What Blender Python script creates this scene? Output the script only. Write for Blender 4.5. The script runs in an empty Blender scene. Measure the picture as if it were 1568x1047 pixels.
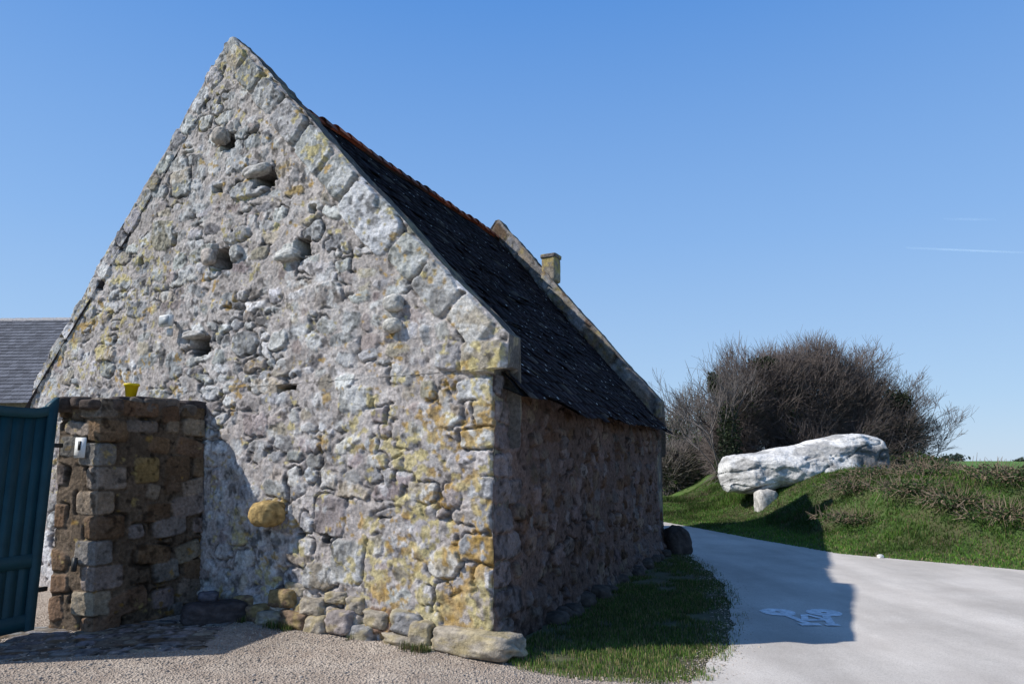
import bpy, bmesh, math, random, numpy as np
from mathutils import Vector
rng=np.random.default_rng(7); random.seed(7)
sc=bpy.context.scene
f=1060.0; th=math.atan(182/1060.0)
# ------------------------------------------------------------ helpers
def _h(ix,iy,seed):
    n=(ix.astype(np.int64)*374761393+iy.astype(np.int64)*668265263+seed*1442695041)&0xffffffff
    n=((n^(n>>13))*1274126177)&0xffffffff
    n=n^(n>>16)
    return (n&0xffff)/65535.0
def vn(x,y,seed=0):
    x=np.asarray(x,float);y=np.asarray(y,float)
    ix=np.floor(x);iy=np.floor(y);fx=x-ix;fy=y-iy
    fx=fx*fx*(3-2*fx);fy=fy*fy*(3-2*fy)
    a=_h(ix,iy,seed);b=_h(ix+1,iy,seed);c=_h(ix,iy+1,seed);d=_h(ix+1,iy+1,seed)
    return (a*(1-fx)+b*fx)*(1-fy)+(c*(1-fx)+d*fx)*fy
def fbm(x,y,seed=0,o=4):
    r=0;a=1;t=0
    x=np.asarray(x,float);y=np.asarray(y,float)
    for i in range(o):
        r=r+a*vn(x*2**i+17.3*i,y*2**i-9.1*i,seed+i*31);t+=a;a*=.5
    return r/t
def ss(a,b,x):
    t=np.clip((x-a)/(b-a),0,1);return t*t*(3-2*t)
def vec(*a): return np.array(a,float)
def empty(name):
    o=bpy.data.objects.new(name,None);sc.collection.objects.link(o);return o
def mk(name,V,F,mat,col=None,parent=None,smooth=False):
    me=bpy.data.meshes.new(name)
    V=np.asarray(V,float)
    if isinstance(F,np.ndarray):
        k=F.shape[1];m=F.shape[0]
        me.vertices.add(len(V));me.vertices.foreach_set('co',V.ravel())
        me.loops.add(m*k);me.loops.foreach_set('vertex_index',F.ravel().astype(np.int32))
        me.polygons.add(m);me.polygons.foreach_set('loop_start',np.arange(0,m*k,k,dtype=np.int32))
        me.update(calc_edges=True)
    else:
        me.from_pydata([tuple(v) for v in V],[],F)
    if smooth: me.polygons.foreach_set('use_smooth',np.ones(len(me.polygons),bool))
    if col is not None:
        ca=me.color_attributes.new('Col','FLOAT_COLOR','POINT')
        c4=np.ones((len(V),4));c4[:,:3]=np.asarray(col).reshape(-1,3);ca.data.foreach_set('color',c4.ravel())
    me.materials.append(mat)
    o=bpy.data.objects.new(name,me);sc.collection.objects.link(o)
    if parent: o.parent=parent
    return o
def gridF(nv,nu,flip=False):
    i=np.arange(nv*nu).reshape(nv,nu)
    a=i[:-1,:-1].ravel();b=i[:-1,1:].ravel();c=i[1:,1:].ravel();d=i[1:,:-1].ravel()
    return np.stack([a,d,c,b] if flip else [a,b,c,d],1)
class Acc:
    def __init__(s): s.V=[];s.F=[];s.C=[];s.n=0
    def add(s,V,F,C):
        V=np.asarray(V,float);s.V.append(V);s.F.append(np.asarray(F)+s.n)
        C=np.asarray(C,float)
        if C.ndim==1: C=np.tile(C,(len(V),1))
        s.C.append(C);s.n+=len(V)
    def make(s,name,mat,parent=None,smooth=False):
        return mk(name,np.concatenate(s.V),np.concatenate(s.F),mat,np.concatenate(s.C),parent,smooth)
# ------------------------------------------------------------ materials
def mat(name,rough=.9,col=None,attr=True,nscale=40,namp=.35,bump=.5,bscale=70,bdist=.01,spec=.25,transl=0,metal=0):
    m=bpy.data.materials.new(name);m.use_nodes=True;nt=m.node_tree;N=nt.nodes;Lk=nt.links
    p=N['Principled BSDF'];p.inputs['Roughness'].default_value=rough;p.inputs['Specular IOR Level'].default_value=spec
    p.inputs['Metallic'].default_value=metal
    tc=N.new('ShaderNodeTexCoord')
    if attr:
        a=N.new('ShaderNodeVertexColor');a.layer_name='Col';src=a.outputs['Color']
    else:
        a=N.new('ShaderNodeRGB');a.outputs[0].default_value=(*col,1);src=a.outputs[0]
    if namp>0:
        n=N.new('ShaderNodeTexNoise');n.inputs['Scale'].default_value=nscale;n.inputs['Detail'].default_value=6;n.inputs['Roughness'].default_value=.7
        Lk.new(tc.outputs['Object'],n.inputs['Vector'])
        mr=N.new('ShaderNodeMapRange');mr.inputs['From Min'].default_value=.3;mr.inputs['From Max'].default_value=.7
        mr.inputs['To Min'].default_value=1-namp;mr.inputs['To Max'].default_value=1+namp
        Lk.new(n.outputs['Fac'],mr.inputs['Value'])
        vm=N.new('ShaderNodeVectorMath');vm.operation='SCALE';Lk.new(src,vm.inputs[0]);Lk.new(mr.outputs[0],vm.inputs['Scale'])
        src=vm.outputs[0]
    Lk.new(src,p.inputs['Base Color'])
    if bump>0:
        n2=N.new('ShaderNodeTexNoise');n2.inputs['Scale'].default_value=bscale;n2.inputs['Detail'].default_value=5;n2.inputs['Roughness'].default_value=.65
        Lk.new(tc.outputs['Object'],n2.inputs['Vector'])
        b=N.new('ShaderNodeBump');b.inputs['Strength'].default_value=bump;b.inputs['Distance'].default_value=bdist
        Lk.new(n2.outputs['Fac'],b.inputs['Height']);Lk.new(b.outputs[0],p.inputs['Normal'])
    if transl>0:
        t=N.new('ShaderNodeBsdfTranslucent');Lk.new(src,t.inputs['Color'])
        mx=N.new('ShaderNodeMixShader');mx.inputs[0].default_value=transl
        Lk.new(p.outputs[0],mx.inputs[1]);Lk.new(t.outputs[0],mx.inputs[2]);Lk.new(mx.outputs[0],N['Material Output'].inputs['Surface'])
    return m
M_stone=mat('masonry',.95,nscale=32,namp=.42,bump=.9,bscale=48,bdist=.014,spec=.1)
M_rock=mat('rock',.95,nscale=14,namp=.35,bump=.8,bscale=20,bdist=.03,spec=.1)
M_slate=mat('slate',.8,nscale=25,namp=.35,bump=.4,bscale=40,bdist=.006,spec=.06)
M_tile=mat('clay_tile',.85,nscale=20,namp=.4,bump=.5)
M_leaf=mat('foliage',.7,nscale=3,namp=.3,bump=0,transl=.25)
M_twig=mat('twig',.9,nscale=3,namp=.25,bump=0)
M_ground=mat('soil_grass',.95,nscale=6,namp=.3,bump=.6,bscale=25,bdist=.05)
M_paint=mat('gate_paint',.5,nscale=5,namp=.18,bump=.15,bscale=30,bdist=.004,spec=.25)
M_plain=mat('plain_paint',.5,nscale=20,namp=.06,bump=0)
M_mark=mat('road_marking_paint',.7,nscale=14,namp=.4,bump=0)
# ------------------------------------------------------------ masonry raster
TONES=dict(lg=(.46,.45,.44),wh=(.64,.63,.62),pk=(.40,.35,.33),bg=(.43,.38,.31),dk=(.20,.19,.19),br=(.27,.19,.13),oc=(.45,.34,.17),gr=(.34,.335,.335))
class Masonry:
    def __init__(s,w,h,res=.01,x0=0,z0=0,seed=1,rows=(.09,.2),wid=(.1,.38),specials=(),tones=None,mortar=(.41,.37,.345),amp=(.004,.028),skip=.1,warp=.06,white=.5,jag=.03,edge=(.84,1.04),mort=.004,prange=(1.8,4.2),rgh=1.0):
        s.res=res;s.x0=x0;s.z0=z0;r=np.random.default_rng(seed)
        nx=int(w/res)+1;nz=int(h/res)+1
        X,Z=np.meshgrid(x0+np.arange(nx)*res,z0+np.arange(nz)*res)
        s.X,s.Z=X,Z
        wx=X+warp*(fbm(X*5,Z*5,seed)-.5)*2+jag*(fbm(X*18,Z*18,seed+5)-.5)*2
        wz=Z+warp*(fbm(X*5,Z*5,seed+9)-.5)*2+jag*(fbm(X*18,Z*18,seed+6)-.5)*2
        st=[];occ=[]
        for q in specials:
            st.append(q);occ.append(q)
        z=z0-.05;names=list(tones.keys());pr=np.array([tones[k] for k in names],float);pr/=pr.sum()
        while z<z0+h:
            rh=r.uniform(*rows);x=x0-.2*r.random()
            while x<x0+w:
                ww=r.uniform(*wid)*(1.0 if r.random()<.85 else 1.5)
                ww=max(ww,rh*.8)
                cx=x+ww/2;cz=z+rh/2+r.uniform(-.035,.035)
                x+=ww
                if r.random()<skip: continue
                bad=False
                for q in occ:
                    ca,sa=math.cos(q[4]),math.sin(q[4]);dx=cx-q[0];dz=cz-q[1]
                    if abs(dx*ca+dz*sa)<q[2]*1.0+ww*.25 and abs(-dx*sa+dz*ca)<q[3]*1.0+rh*.3: bad=True;break
                if bad: continue
                nm=r.choice(names,p=pr)
                st.append((cx,cz,ww*.5*r.uniform(.74,.98),rh*.5*r.uniform(.72,1.08),r.uniform(-.25,.25),r.uniform(*amp),nm,r.uniform(*prange)))
            z+=rh*.97
        D=np.full(X.shape,9.0,np.float32);ID=np.full(X.shape,-1,int)
        TX=np.zeros(X.shape,np.float32)
        for i,q in enumerate(st):
            cx,cz,hw,hh,an,am,nm,p=q
            R_=math.hypot(hw,hh)*1.35+.08
            i0=max(0,int((cx-R_-x0)/res));i1=min(nx,int((cx+R_-x0)/res)+2);j0=max(0,int((cz-R_-z0)/res));j1=min(nz,int((cz+R_-z0)/res)+2)
            if i1<=i0 or j1<=j0: continue
            if p>4.9: dx=(X[j0:j1,i0:i1]*.65+wx[j0:j1,i0:i1]*.35)-cx;dz=(Z[j0:j1,i0:i1]*.65+wz[j0:j1,i0:i1]*.35)-cz
            else: dx=wx[j0:j1,i0:i1]-cx;dz=wz[j0:j1,i0:i1]-cz
            ca,sa=math.cos(an),math.sin(an)
            a=np.abs((dx*ca+dz*sa)/hw);b=np.abs((-dx*sa+dz*ca)/hh)
            d=(a**p+b**p)**(1/p)
            d=1+(d-1)*min(hw,hh)/.08
            sub=D[j0:j1,i0:i1];m=d<sub
            sub[m]=d[m];ID[j0:j1,i0:i1][m]=i
            tl=r.uniform(-1,1)*dx/hw*.7+r.uniform(-1,1)*dz/hh*.7
            TX[j0:j1,i0:i1][m]=tl[m]
        n=len(st);amps=np.array([q[5] for q in st]);cols=np.array([TONES[q[6]] for q in st])
        cols=cols*r.uniform(.72,1.18,(n,1))*r.uniform(.97,1.03,(n,3))
        e=1-ss(edge[0],edge[1],D);idc=np.clip(ID,0,n-1)
        rough=(fbm(X*9,Z*9,seed+40,5)-.5);fine=(fbm(X*38,Z*38,seed+41,3)-.5)
        rid=.5-np.abs(fbm(X*11+3,Z*14,seed+43,4)-.5)*4
        mort_=mort+.012*(fbm(X*4,Z*4,seed+50)-.5)*2+(.03*rough+.018*fine)*rgh
        cre=ss(.5,.66,fbm(X*3.3,Z*3.3,seed+60))*(ss(.95,1.05,D)*(1-ss(1.12,1.35,D)))
        s.H=e*(amps[idc]*(1+.8*np.clip(TX,-1.2,1.2))+(.045*rough+.016*fine+.008*rid)*rgh)+(1-e)*mort_-.035*cre
        mc=np.array(mortar)*(1+.5*(fbm(X*1.7,Z*1.7,seed+70)-.5))[...,None]*(1+.7*fine)[...,None]*(1+.4*rough)[...,None]
        C=cols[idc]*(1+.9*rough)[...,None]*e[...,None]+mc*(1-e)[...,None]
        wl=ss(.53,.60,fbm(X*8,Z*8,seed+80,5)*.7+.3*fbm(X*1.3,Z*1.3,seed+81))*white
        wl=wl*(.35+.65*e)
        C=C*(1-wl[...,None])+np.array([.72,.72,.71])*wl[...,None]
        bl=ss(.6,.67,fbm(X*15,Z*15,seed+90,4)*.8+.2*fbm(X*1.5,Z*1.5,seed+91))*.8
        C=C*(1-bl[...,None]*.75)
        C=C*(1-.6*cre[...,None])
        s.C=C;s.e=e
    def lichen(s,w,col1=(.43,.27,.07),col2=(.53,.45,.21),seed=5,thr=.66):
        X,Z=s.X,s.Z
        n=fbm(X*5,Z*5,seed,5)*.45+fbm(X*19,Z*19,seed+3,3)*.55
        m=ss(0,.04,n-thr+.155*w)*.78
        t=ss(.38,.54,fbm(X*3,Z*3,seed+8))[...,None]
        cc=np.array(col1)*(1-t)+np.array(col2)*t
        s.C=s.C*(1-m[...,None])+cc*m[...,None]*(1+1.1*(fbm(X*30,Z*30,seed+11,2)-.5))[...,None]
    def hole(s,cx,cz,hw,hh,depth=.3):
        X,Z=s.X,s.Z
        d=np.maximum(np.abs(X-cx+.05*(fbm(X*12,Z*12,3)-.5))/hw,np.abs(Z-cz+.07*(fbm(X*12,Z*12,8)-.5))/hh)
        m=1-ss(.8,1.0,d)
        s.H=s.H*(1-m)-depth*m
        s.C=s.C*(1-m[...,None]*.8)
    def samp(s,x,z):
        i=np.clip((x-s.x0)/s.res,0,s.X.shape[1]-1.001);j=np.clip((z-s.z0)/s.res,0,s.X.shape[0]-1.001)
        i0=i.astype(int);j0=j.astype(int);fi=i-i0;fj=j-j0
        def bi(A):
            if A.ndim==3: a,b=fi[...,None],fj[...,None]
            else: a,b=fi,fj
            return (A[j0,i0]*(1-a)+A[j0,i0+1]*a)*(1-b)+(A[j0+1,i0]*(1-a)+A[j0+1,i0+1]*a)*b
        return bi(s.H),bi(s.C)
def rock(acc,c,dim,rot=0,seed=0,sub=3,p=3.2,col=(.35,.3,.25),nz=.12,tilt=0,lich=0):
    bm=bmesh.new();bmesh.ops.create_icosphere(bm,subdivisions=sub,radius=1)
    V=np.array([v.co[:] for v in bm.verts]);F=np.array([[v.index for v in q.verts] for q in bm.faces]);bm.free()
    n=(np.abs(V)**p).sum(1)**(1/p);V=V/n[:,None]
    d=fbm(V[:,0]*1.4+seed*3.1+V[:,2],V[:,1]*1.4+seed*1.7-V[:,2]*1.3,seed,4)-.5
    d2=fbm(V[:,0]*5+seed*3.1+V[:,2]*4,V[:,1]*5-V[:,2]*4.3,seed+5,3)-.5
    V=V*(1+nz*2*d+nz*.7*d2)[:,None]
    V=V*np.array(dim)/2
    ct,st_=math.cos(tilt),math.sin(tilt);V=np.stack([V[:,0]*ct-V[:,2]*st_,V[:,1],V[:,0]*st_+V[:,2]*ct],1)
    cr,sr=math.cos(rot),math.sin(rot);V=np.stack([V[:,0]*cr-V[:,1]*sr,V[:,0]*sr+V[:,1]*cr,V[:,2]],1)
    C=np.array(col)*(1+1.2*d2+.6*d)[:,None]
    if lich>0:
        m=ss(.5,.6,fbm(V[:,0]*9+seed,V[:,2]*9+V[:,1]*5,seed+2))[:,None]*lich
        C=C*(1-m)+np.array([.46,.36,.13])*m
    acc.add(V+np.array(c),F,C)
def box(acc,c,dim,rot=0,col=(.3,.3,.3),bev=0):
    bm=bmesh.new();bmesh.ops.create_cube(bm,size=1)
    for v in bm.verts: v.co=Vector((v.co.x*dim[0],v.co.y*dim[1],v.co.z*dim[2]))
    if bev>0: bmesh.ops.bevel(bm,geom=bm.edges[:],offset=bev,segments=2,affect='EDGES')
    bmesh.ops.triangulate(bm,faces=bm.faces[:]);bm.verts.index_update()
    V=np.array([v.co[:] for v in bm.verts]);F=np.array([[v.index for v in q.verts] for q in bm.faces]);bm.free()
    cr,sr=math.cos(rot),math.sin(rot);V=np.stack([V[:,0]*cr-V[:,1]*sr,V[:,0]*sr+V[:,1]*cr,V[:,2]],1)
    acc.add(V+np.array(c),F,col)
# ------------------------------------------------------------ key points
R=vec(-.157,6.09);L=vec(-6.78,9.76);W=np.linalg.norm(L-R);U=(L-R)/W;N1=vec(-.4848,-.8747)
F_=vec(2.7,12.8);FA=vec(-.26,15.46);FL=2*FA-F_
LS=np.linalg.norm(F_-R);D1=(F_-R)/LS;N2=vec(D1[1],-D1[0])
barn=empty('stone_barn')
def gp(s,z,off=0):
    p=R+U*s+N1*off;return vec(p[0],p[1],z)
sp=[];S=sp.append
ap=(3.86,6.86);r0=(-.10,2.72)
el=math.hypot(ap[0]-r0[0],ap[1]-r0[1]);ea=math.atan2(ap[1]-r0[1],ap[0]-r0[0])
rr=random.Random(4)
t=.1
for ln,hw_,tn in [(.5,.17,'bg'),(.55,.2,'gr'),(.45,.19,'lg'),(.95,.23,'wh'),(.5,.19,'gr'),(.6,.2,'lg'),(.62,.19,'gr'),(.5,.18,'lg'),(.5,.17,'gr'),(.35,.14,'bg')]:
    c=t+ln/2
    S((r0[0]+math.cos(ea)*c+math.sin(ea)*hw_*.95,r0[1]+math.sin(ea)*c-math.cos(ea)*hw_*.95,ln*.465,hw_*.96,ea,.035 if tn!='wh' else .045,tn,7.0));t+=ln
l0=(W+.02,2.62);la=math.atan2(ap[1]-l0[1],ap[0]-l0[0]);ll=math.hypot(ap[0]-l0[0],ap[1]-l0[1]);t=.05
while t<ll-.3:
    ln=rr.uniform(.22,.42);hw_=rr.uniform(.10,.15);c=t+ln/2
    S((l0[0]+math.cos(la)*c-math.sin(la)*hw_*.9,l0[1]+math.sin(la)*c+math.cos(la)*hw_*.9,ln*.47,hw_,la,rr.uniform(.01,.03),rr.choice(['lg','wh','gr','bg']),4));t+=ln
S((3.84,6.72,.13,.13,0,.03,'gr',3))
S((.12,2.52,.24,.15,.05,.05,'bg',6));S((.5,2.55,.13,.13,0,.04,'lg',5))
z=.05;k=0
for h_ in [.24,.2,.26,.22,.28,.2,.24,.2,.24,.22]:
    lw=rr.uniform(.32,.42) if k%2 else rr.uniform(.18,.26)
    S((lw/2-.02,z+h_/2,lw/2,h_*.46,rr.uniform(-.03,.03),.012,rr.choice(['bg','lg','bg','wh','gr']),4.0));z+=h_;k+=1
for q in [(4.9,4.42,.2,.2,.1,.03,'bg',3.5),(1.87,1.07,.2,.2,.1,.015,'pk',5),(1.63,.65,.2,.2,.05,.02,'gr',5),(.5,.74,.18,.13,0,.03,'bg',3),(2.55,3.86,.17,.11,.25,.06,'wh',2.5),
          (3.35,4.75,.3,.1,.1,.04,'wh',3),(3.55,3.95,.12,.1,0,.04,'gr',3),(1.3,4.15,.25,.12,0,.03,'lg',3),(2.25,.7,.18,.14,0,.02,'bg',3),(5.9,3.0,.22,.1,.1,.03,'bg',3),
          (4.1,4.05,.28,.09,-.1,.04,'lg',3),(3.5,4.2,.22,.08,0,.04,'lg',3),(1.95,.5,.2,.12,0,.04,'bg',3),(3.25,2.9,.2,.13,0,.03,'lg',3),(2.7,2.9,.14,.12,0,.03,'wh',3),
          (5.3,3.5,.2,.13,.1,.02,'gr',4),(4.6,5.0,.2,.11,0,.02,'gr',4),(2.0,3.3,.19,.13,.1,.02,'pk',4),(1.6,2.2,.2,.13,0,.018,'gr',4),(3.0,2.0,.2,.12,.05,.018,'pk',4),(3.6,5.1,.2,.12,0,.02,'lg',4)]: S(q)
for i in range(9):
    S((.85+i*.33+rr.uniform(-.05,.05),.12+rr.uniform(-.02,.06),rr.uniform(.12,.18),rr.uniform(.09,.13),rr.uniform(-.1,.1),.05,rr.choice(['bg','br','gr']),3.2))
G=Masonry(W+.6,7.1,.01,x0=-.3,z0=-.15,seed=11,specials=sp,rows=(.09,.21),wid=(.09,.42),tones=dict(lg=4,wh=2,pk=3,bg=2,gr=4,dk=.7,oc=.1),warp=.06,skip=.2,white=.6,mortar=(.47,.425,.40),amp=(.003,.018),rgh=.9)
X,Z=G.X,G.Z
def ga(cx,cz,sx,sz,w): return w*np.exp(-((X-cx)/sx)**2-((Z-cz)/sz)**2)
wl=ga(6.2,3.4,.7,.8,.75)+ga(6.9,2.7,.5,.5,.6)+ga(3.7,6.4,.5,.5,.9)+ga(5.4,4.0,.5,.4,.45)+ga(.4,2.9,.6,.5,.6)+.85*(1-ss(.5,2.4,X))*(1-ss(2.0,2.9,Z))+.4*(1-ss(.6,1.4,Z))*(1-ss(2.8,4,X))+ga(2.3,4.9,.5,.3,.5)+.12
G.lichen(wl)
for h in [(3.79,5.44,.13,.11),(3.1,4.82,.17,.10),(3.72,3.95,.17,.13),(2.42,3.89,.1,.1),(4.0,2.93,.15,.12),(4.66,4.33,.05,.08),(6.15,3.93,.07,.07),(2.55,2.36,.14,.03),(5.3,4.15,.05,.05),(3.9,4.85,.08,.04),(2.3,4.3,.05,.05),(1.9,.86,.04,.04),(2.25,.9,.035,.05)]:
    G.hole(*h)
G.C*=.89
def gable(name,Rp,Lp,apz,ez,kn,mas,nu,nv,Nn,back,depth=.55,top_s=None,scol=(.12,.11,.10)):
    Wd=np.linalg.norm(Lp-Rp);Ud=(Lp-Rp)/Wd
    zz=np.unique(np.concatenate([np.linspace(-.1,apz,nv),[ez-.30,ez-.29]]));nv=len(zz)
    aps=top_s if top_s else Wd/2
    wob=.02*(vn(zz*4,zz*0,21)-.5)*2+.012*(vn(zz*13,zz*0,22)-.5)*2
    tt=np.clip((zz-ez)/(apz-ez),0,1)
    rg=np.where(zz<ez-.295,wob*.5,-kn+wob*.5);rg=np.where(zz>ez,(-kn)*(1-tt)+(aps-.06)*tt+wob,rg)
    wob2=.05*(vn(zz*3.1,zz*0,31)-.5)*2+.02*(vn(zz*11,zz*0,32)-.5)*2
    lf=np.where(zz<ez-.295,Wd+wob2,Wd+.02+wob2);lf=np.where(zz>ez,(Wd+.02)*(1-tt)+(aps+.06)*tt+wob2*(1-tt*.7),lf)
    u=np.linspace(0,1,nu)
    s=rg[:,None]+(lf-rg)[:,None]*u[None];zz2=np.repeat(zz[:,None],nu,1)
    H,C=mas.samp(s,zz2)
    edge=np.minimum(s-rg[:,None],lf[:,None]-s);H=H*ss(0,.03,edge)-.015*(1-ss(0,.02,edge))
    P=np.stack([Rp[0]+Ud[0]*s+Nn[0]*H,Rp[1]+Ud[1]*s+Nn[1]*H,zz2],2)
    mk(name+'_wall',P.reshape(-1,3),gridF(nv,nu),M_stone,C.reshape(-1,3),barn,True)
    for side,edg in (('right',rg),('left',lf)):
        nb=20;q=np.linspace(0,1,nb)
        zb=np.repeat(zz[:,None],nb,1)
        dp=q[None]*depth+zb*0
        nse=(fbm(zb*5,dp*5,61 if side=='right' else 62,4)-.5)*.07*ss(0,.1,dp)
        base=P[:,0] if side=='right' else P[:,-1]
        PX=base[:,0:1]+back[0]*dp;PY=base[:,1:2]+back[1]*dp;PZ=zb+nse
        last=np.stack([PX[:,-1]+back[0]*.02,PY[:,-1]+back[1]*.02,PZ[:,-1]-.7],1)[:,None]
        PP=np.concatenate([np.stack([PX,PY,PZ],2),last],1)
        zb2=np.concatenate([zb,zb[:,-1:]],1);dp2=np.concatenate([dp,dp[:,-1:]+.1],1)
        c0=np.array(scol)*(.5+1.0*fbm(zb2*6,dp2*6,71))[...,None]
        lm=ss(.58,.68,fbm(zb2*6,dp2*7,75))[...,None]*.5;c0=c0*(1-lm)+np.array([.36,.30,.18])*lm
        mk(name+'_coping_'+side,PP.reshape(-1,3),gridF(nv,nb+1,side=='right'),M_stone,c0.reshape(-1,3),barn,True)
    bp=np.stack([Rp[0]+Ud[0]*s[::8,::8]+back[0]*depth,Rp[1]+Ud[1]*s[::8,::8]+back[1]*depth,zz2[::8,::8]],2)
    mk(name+'_back',bp.reshape(-1,3),gridF(bp.shape[0],bp.shape[1],True),M_stone,np.tile([.33,.3,.27],(bp.shape[0]*bp.shape[1],1)),barn)
gable('gable',R,L,6.86,2.70,.13,G,640,620,N1,D1,top_s=3.86,depth=.26)
WF=np.linalg.norm(FL-F_);UF=(FL-F_)/WF;NF=vec(-UF[1],UF[0]);NF=NF if NF[1]<0 else -NF
spf=[];t=.1;fa=math.atan2(7.05-2.66,WF/2)
while t<5.7:
    ln=rr.uniform(.35,.6);c=t+ln/2
    spf.append((math.cos(fa)*c+math.sin(fa)*.12,2.66+math.sin(fa)*c-math.cos(fa)*.12,ln*.48,.13,fa,.03,rr.choice(['gr','lg','bg','br']),5.));t+=ln
GF=Masonry(WF+.5,7.4,.03,x0=-.25,z0=-.15,seed=33,specials=spf,tones=dict(lg=3,pk=3,bg=3,gr=3,br=2),white=.25)
GF.lichen(GF.X*0+.3);GF.C*=.52
gable('far_gable',F_-D1*.25,FL-D1*.25,7.06,2.66,.1,GF,240,240,NF,D1,depth=.3)
# side wall
SW=Masonry(LS+.2,2.6,.012,x0=0,z0=-.15,seed=55,rows=(.1,.2),specials=[(.2+.1*(i%2),.15+i*.235,.2+.1*(i%2),.11,0,.015,'gr',5.) for i in range(10)],tones=dict(pk=4,br=3,gr=2,bg=2,lg=1),mortar=(.33,.27,.24),white=.06,amp=(.004,.03),skip=.3,jag=.03,warp=.06)
nu,nv=600,200
tt=np.linspace(0,1,nu)*LS;zz=np.linspace(-.1,2.36,nv);T,Zz=np.meshgrid(tt,zz)
H,C=SW.samp(T,Zz);zw=.5*(.02*(vn(zz*4,zz*0,21)-.5)*2+.012*(vn(zz*13,zz*0,22)-.5)*2)
H=H*ss(0,.05,T)*1.2+(fbm(T*.8,Zz*.8,5)-.5)*.12*ss(0,.6,T)+.16*np.exp(-Zz/.18)*ss(.5,6,T)
ox=-zw[:,None]+0*T
P=np.stack([R[0]+D1[0]*T+N2[0]*H-U[0]*ox,R[1]+D1[1]*T+N2[1]*H-U[1]*ox,Zz],2)
dk=(.22+.22*fbm(T*.9,Zz*1.2,8)+.14*(1-ss(.2,.9,T)))[...,None]*np.array([1.0,.83,.78])  # wall lies in shade; part of that shade is painted into its stone colour
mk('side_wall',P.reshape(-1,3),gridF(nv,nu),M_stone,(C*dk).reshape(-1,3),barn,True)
core=Acc()
def quadw(a,b,z0,z1,col=(.3,.27,.24)):
    core.add([(a[0],a[1],z0),(b[0],b[1],z0),(b[0],b[1],z1),(a[0],a[1],z1)],[[0,1,2,3]],col)
quadw(L,FL,0,2.6);quadw(R-N2*.12+D1*.05,F_-N2*.12,0,2.35);quadw(F_,FL,0,2.5)
ci=R-N1*.45+U*.3;cj=L-N1*.45-U*.15;quadw(ci,cj,0,2.5)
core.make('inner_walls',M_stone,barn)
# ---- roof
T0=vec(-3.53,7.96,6.50);T1=vec(-.26,15.46,6.62)
B0=vec(*(R+N2*.24),2.15);B1=vec(*(F_+N2*.24),2.10)
RN=np.cross(B0-T0,T1-T0);RN/=np.linalg.norm(RN);RN=RN if RN[2]>0 else -RN
def rp(a,b,off=0):
    p=(T0*(1-a)+T1*a)*(1-b)+(B0*(1-a)+B1*a)*b
    sag=-.10*math.sin(math.pi*min(max(a,0),1))*math.sin(math.pi*min(max(b,0),1))+.12*(float(fbm(a*7,b*5,91))-.5)
    sag-=.16*math.exp(-((a-.33)/.06)**2-((b-.66)/.03)**2)
    sag-=.07*math.exp(-((a-.6)/.12)**2-((b-.45)/.04)**2)
    p=p+RN*(sag+off)
    return p+vec(0,0,.06*(float(vn(a*9,3,5))-.5)*max(0,(b-.8)/.2))
A=Acc();nb=40;na=36
for i in range(nb):
    b0=i/nb
    for j in range(-1,na+1):
        a0=.035+(j+(.5 if i%2 else 0))/na*.93+random.uniform(-.002,.002);a1=a0+.93/na*.985
        if a1>.975 or a0<.025: a0=max(a0,.025);a1=min(a1,.975)
        if a1-a0<.004 or random.random()<.006: continue
        bb=b0+random.uniform(-.003,.003)+(.012 if random.random()<.04 else 0);b1=bb+1.75/nb
        if i==nb-1: b1=bb+1.1/nb+random.uniform(0,.006)
        lo=random.uniform(.012,.024)+(.025 if random.random()<.04 else 0);k=random.uniform(-.004,.004)
        up=[rp(a0,bb,.002),rp(a1,bb,.002),rp(a1,b1+k,lo+.002+random.uniform(0,.006)),rp(a0,b1-k,lo+random.uniform(0,.006))]
        dn=[p-RN*.009 for p in up]
        g=random.uniform(.5,1.5);c=np.array([.0145,.0135,.0185])*g
        if random.random()<.04: c=np.array([.05,.05,.05])
        A.add(up+dn,[[0,3,2,1],[3,7,6,2],[0,4,7,3],[1,2,6,5]],c)
        if random.random()<.24:
            w_=random.uniform(.005,.018);q=random.random();e=up[3]*(1-q)+up[2]*q;d=(up[2]-up[3]);d/=np.linalg.norm(d);sl=(B0-T0)/np.linalg.norm(B0-T0)
            A.add([e+RN*.004-d*w_-sl*.002,e+RN*.004+d*w_-sl*.002,e+RN*.004+d*w_-sl*w_*2,e+RN*.004-d*w_-sl*w_*2],[[0,1,2,3]],(.45,.45,.43))
A.make('roof_slates',M_slate,barn)
A=Acc();vs=[]
for j in range(31):
    for i in range(21): vs.append(rp(.02+.96*i/20,j/30*.995,-.03))
A.add(vs,gridF(31,21),(.02,.02,.022))
vs2=[vec(R[0],R[1],0)+vec(D1[0],D1[1],0)*(.02+.96*i/20)*LS-vec(N2[0],N2[1],0)*.1+vec(0,0,2.30) for i in range(21)]
A.add([rp(.02+.96*i/20,.995,-.03) for i in range(21)]+vs2,gridF(2,21),(.04,.03,.028))
A.make('roof_boarding',M_slate,barn)
A=Acc()
A.add([T0,T1,vec(FL[0]-.2,FL[1],2.3),vec(L[0]-.1,L[1],2.3)],[[0,1,2,3]],(.06,.06,.07));A.make('rear_roof',M_slate,barn)
A=Acc();n=26;dr=(T1-T0)/np.linalg.norm(T1-T0);sd=vec(dr[1],-dr[0],0);sd/=np.linalg.norm(sd);ln=np.linalg.norm(T1-T0)
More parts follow.
